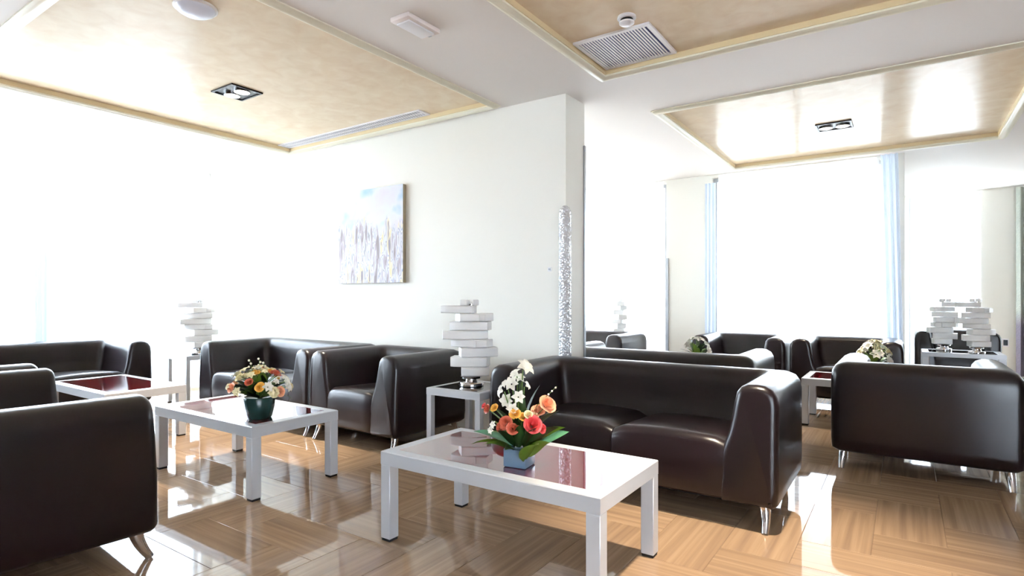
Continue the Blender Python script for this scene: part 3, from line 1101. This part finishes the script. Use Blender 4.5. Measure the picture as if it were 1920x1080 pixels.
# ------------------------------------------------------------------ wall and ceiling fittings
pt_ = empty('painting', (-4.565, PY0 - .0245, 1.83))
tag(pt_, 'frameless abstract canvas of pale upright strokes on the cream wall', 'painting')
box_obj('canvas', (-.485, .485, -.021, -.0195, -.485, .485), M['painting'], pt_)
box_obj('stretcher', (-.485, .485, -.0195, .022, -.485, .485), M['canvasedge'], pt_)

sw = empty('wall_switch', (-2.43, PY0 - .004, 1.43))
tag(sw, 'tiny grey wall sensor on the partition near its end', 'switch')
box_obj('plate', (-.018, .018, -.004, .004, -.018, .018), M['plastic'], sw, bevel=.002, seg=1)
box_obj('button', (-.008, .008, -.008, -.004, -.008, .008), M['alu'], sw)
sk = empty('wall_socket', (1.225, YREC - .006, .51))
tag(sk, 'double black wall socket on the white recess wall', 'socket')
box_obj('plate', (-.075, .075, -.006, .006, -.06, .06), M['plastic'], sk, bevel=.002, seg=1)
for dx in (-.036, .036):
    box_obj('outlet', (dx - .026, dx + .026, -.012, -.006, -.042, .042), M['blackmetal'], sk, bevel=.003, seg=1)

HP = H + RD            # underside of the sunk panels


def downlight(loc, label, Lx=.31, Ly=.27, lit=1.):
    """twin recessed spot: black tray with two round lamps"""
    o = empty('twin_downlight', loc)
    tag(o, label, 'ceiling light', 'square twin downlights')
    bm = bmesh.new()
    x, y = Lx / 2, Ly / 2
    box(bm, -x, x, -y, -y + .014, -.012, 0); box(bm, -x, x, y - .014, y, -.012, 0)
    box(bm, -x, -x + .014, -y + .014, y - .014, -.012, 0); box(bm, x - .014, x, -y + .014, y - .014, -.012, 0)
    bm_obj('housing', bm, M['blackmetal'], o)
    box_obj('back_plate', (-x + .014, x - .014, -y + .014, y - .014, -.003, -.0005), M['blackmetal'], o)
    for sx in (-1, 1):
        bm = bmesh.new()
        cx = sx * Lx * .235
        lathe(bm, [(.058, -.022), (.062, -.020), (.062, -.003), (.0, -.003)], 24, cx, 0, cap=False)
        ring = bm_obj('lamp_ring', bm, M['chrome'], o, smooth=40)
        bm = bmesh.new()
        lathe(bm, [(.0, -.014), (.03, -.0135), (.050, -.016), (.058, -.022)], 24, cx, 0, cap=False)
        bmesh.ops.remove_doubles(bm, verts=bm.verts[:], dist=1e-5)
        bm_obj('lens', bm, M['bulb'], ring, smooth=60)
    if lit:
        ld = bpy.data.lights.new('downlight_beam', 'SPOT')
        ld.energy = DOWNLIGHT_W * lit
        ld.color = WARM
        ld.spot_size = R(58)
        ld.spot_blend = .75
        ld.shadow_soft_size = .06
        lo = bpy.data.objects.new('downlight_beam', ld)
        C.objects.link(lo)
        lo.parent = o
        lo.location = (0, 0, -.06)


downlight((-4.56, 2.65, HP), 'square black twin downlight in the ceiling panel beside the window', lit=1.5)
downlight((-.575, 6.50, HP), 'square black twin downlight in the far ceiling panel', lit=.5)
downlight((-.52, 2.62, HP), 'square black twin downlight in the ceiling panel with the grille, above the frame', lit=1.7)
downlight((1.9, .2, H), 'unseen twin downlight added near the viewpoint as fill light', lit=.5)  # extra lamp out of view, added to light the front of the room
downlight((-2.4, -1.2, H), 'unseen twin downlight added behind the viewpoint as fill light')  # second added lamp, unseen, for the same front fill

# square return-air grille
g = empty('air_grille', (-1.565, 3.665, HP))
tag(g, 'square slatted air grille in the ceiling near the panel corner', 'air vent')
bm = bmesh.new()
x, y, b_ = .265, .262, .028
box(bm, -x, x, -y, -y + b_, -.014, 0); box(bm, -x, x, y - b_, y, -.014, 0)
box(bm, -x, -x + b_, -y + b_, y - b_, -.014, 0); box(bm, x - b_, x, -y + b_, y - b_, -.014, 0)
bm_obj('grille_frame', bm, M['plastic'], g)
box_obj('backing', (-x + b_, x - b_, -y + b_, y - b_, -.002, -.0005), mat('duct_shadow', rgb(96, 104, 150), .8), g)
sl = bmesh.new()
box(sl, -.0055, .0055, -y + b_, y - b_, -.013, -.010)
sme = mesh_of('slat', sl, M['plastic'], None)
for k in range(23):
    o = link('slat', sme, None, g, (-x + b_ + .012 + k * .02, 0, 0), (0, R(0), 0))
# long slot diffuser along the panel edge by the painting wall
g = empty('slot_diffuser', (-4.70, 3.90, HP))
tag(g, 'long narrow slatted air diffuser along the ceiling panel edge above the painting', 'air vent')
bm = bmesh.new()
x, y, b_ = 1.07, .075, .012
for yy in (-y, -b_ / 2, y - b_):
    box(bm, -x, x, yy, yy + b_, -.012, 0)
box(bm, -x, -x + b_, -y + b_, y - b_, -.011, 0); box(bm, x - b_, x, -y + b_, y - b_, -.011, 0)
bm_obj('diffuser_frame', bm, M['plastic'], g)
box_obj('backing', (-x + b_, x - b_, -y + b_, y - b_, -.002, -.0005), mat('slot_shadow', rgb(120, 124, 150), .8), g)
sl = bmesh.new()
for k in range(70):
    xx = -x + b_ + .01 + k * .0302
    box(sl, xx, xx + .014, -y + b_, -b_ / 2, -.010, -.007); box(sl, xx, xx + .014, b_ / 2, y - b_, -.010, -.007)
o = bm_obj('slat', sl, M['plastic'], g)
o['kind'] = 'stuff'

# round white dome
d = empty('ceiling_speaker', (-3.43, 1.74, HP))
tag(d, 'round bluish white dome on the ceiling at the top edge', 'ceiling speaker')
bm = bmesh.new(); lathe(bm, [(.118, 0), (.118, -.01), (.108, -.014)], 40); bm_obj('rim', bm, M['plastic'], d, smooth=40)
bm = bmesh.new(); lathe(bm, [(.107, -.014), (.098, -.028), (.075, -.042), (.04, -.051), (.004, -.053)], 40); bm_obj('dome', bm, M['bluewhite'], d, smooth=50)
# smoke detector
d = empty('smoke_detector', (-1.39, 3.27, HP))
tag(d, 'small white smoke detector with a dark band beside the grille', 'detector')
bm = bmesh.new(); lathe(bm, [(.055, 0), (.057, -.012), (.052, -.018)], 32); bm_obj('base', bm, M['plastic'], d, smooth=40)
bm = bmesh.new(); lathe(bm, [(.038, -.018), (.038, -.034)], 32); bm_obj('sensor_band', bm, M['blackmetal'], d, smooth=40)
bm = bmesh.new(); lathe(bm, [(.046, -.034), (.046, -.042), (.03, -.052), (.004, -.054)], 32); bm_obj('cap', bm, M['plastic'], d, smooth=50)
# emergency light
d = empty('emergency_light', (-2.45, 2.555, H))
tag(d, 'ivory oblong emergency light on the beige ceiling strip', 'ceiling light')
box_obj('case', (-.075, .075, -.14, .14, -.03, 0), M['pinkplastic'], d, bevel=.008)
box_obj('diffuser', (-.052, .052, -.11, .11, -.042, -.03), M['plastic'], d, bevel=.005)
box_obj('indicator', (-.012, .012, .112, .132, -.033, -.030), M['alu'], d)
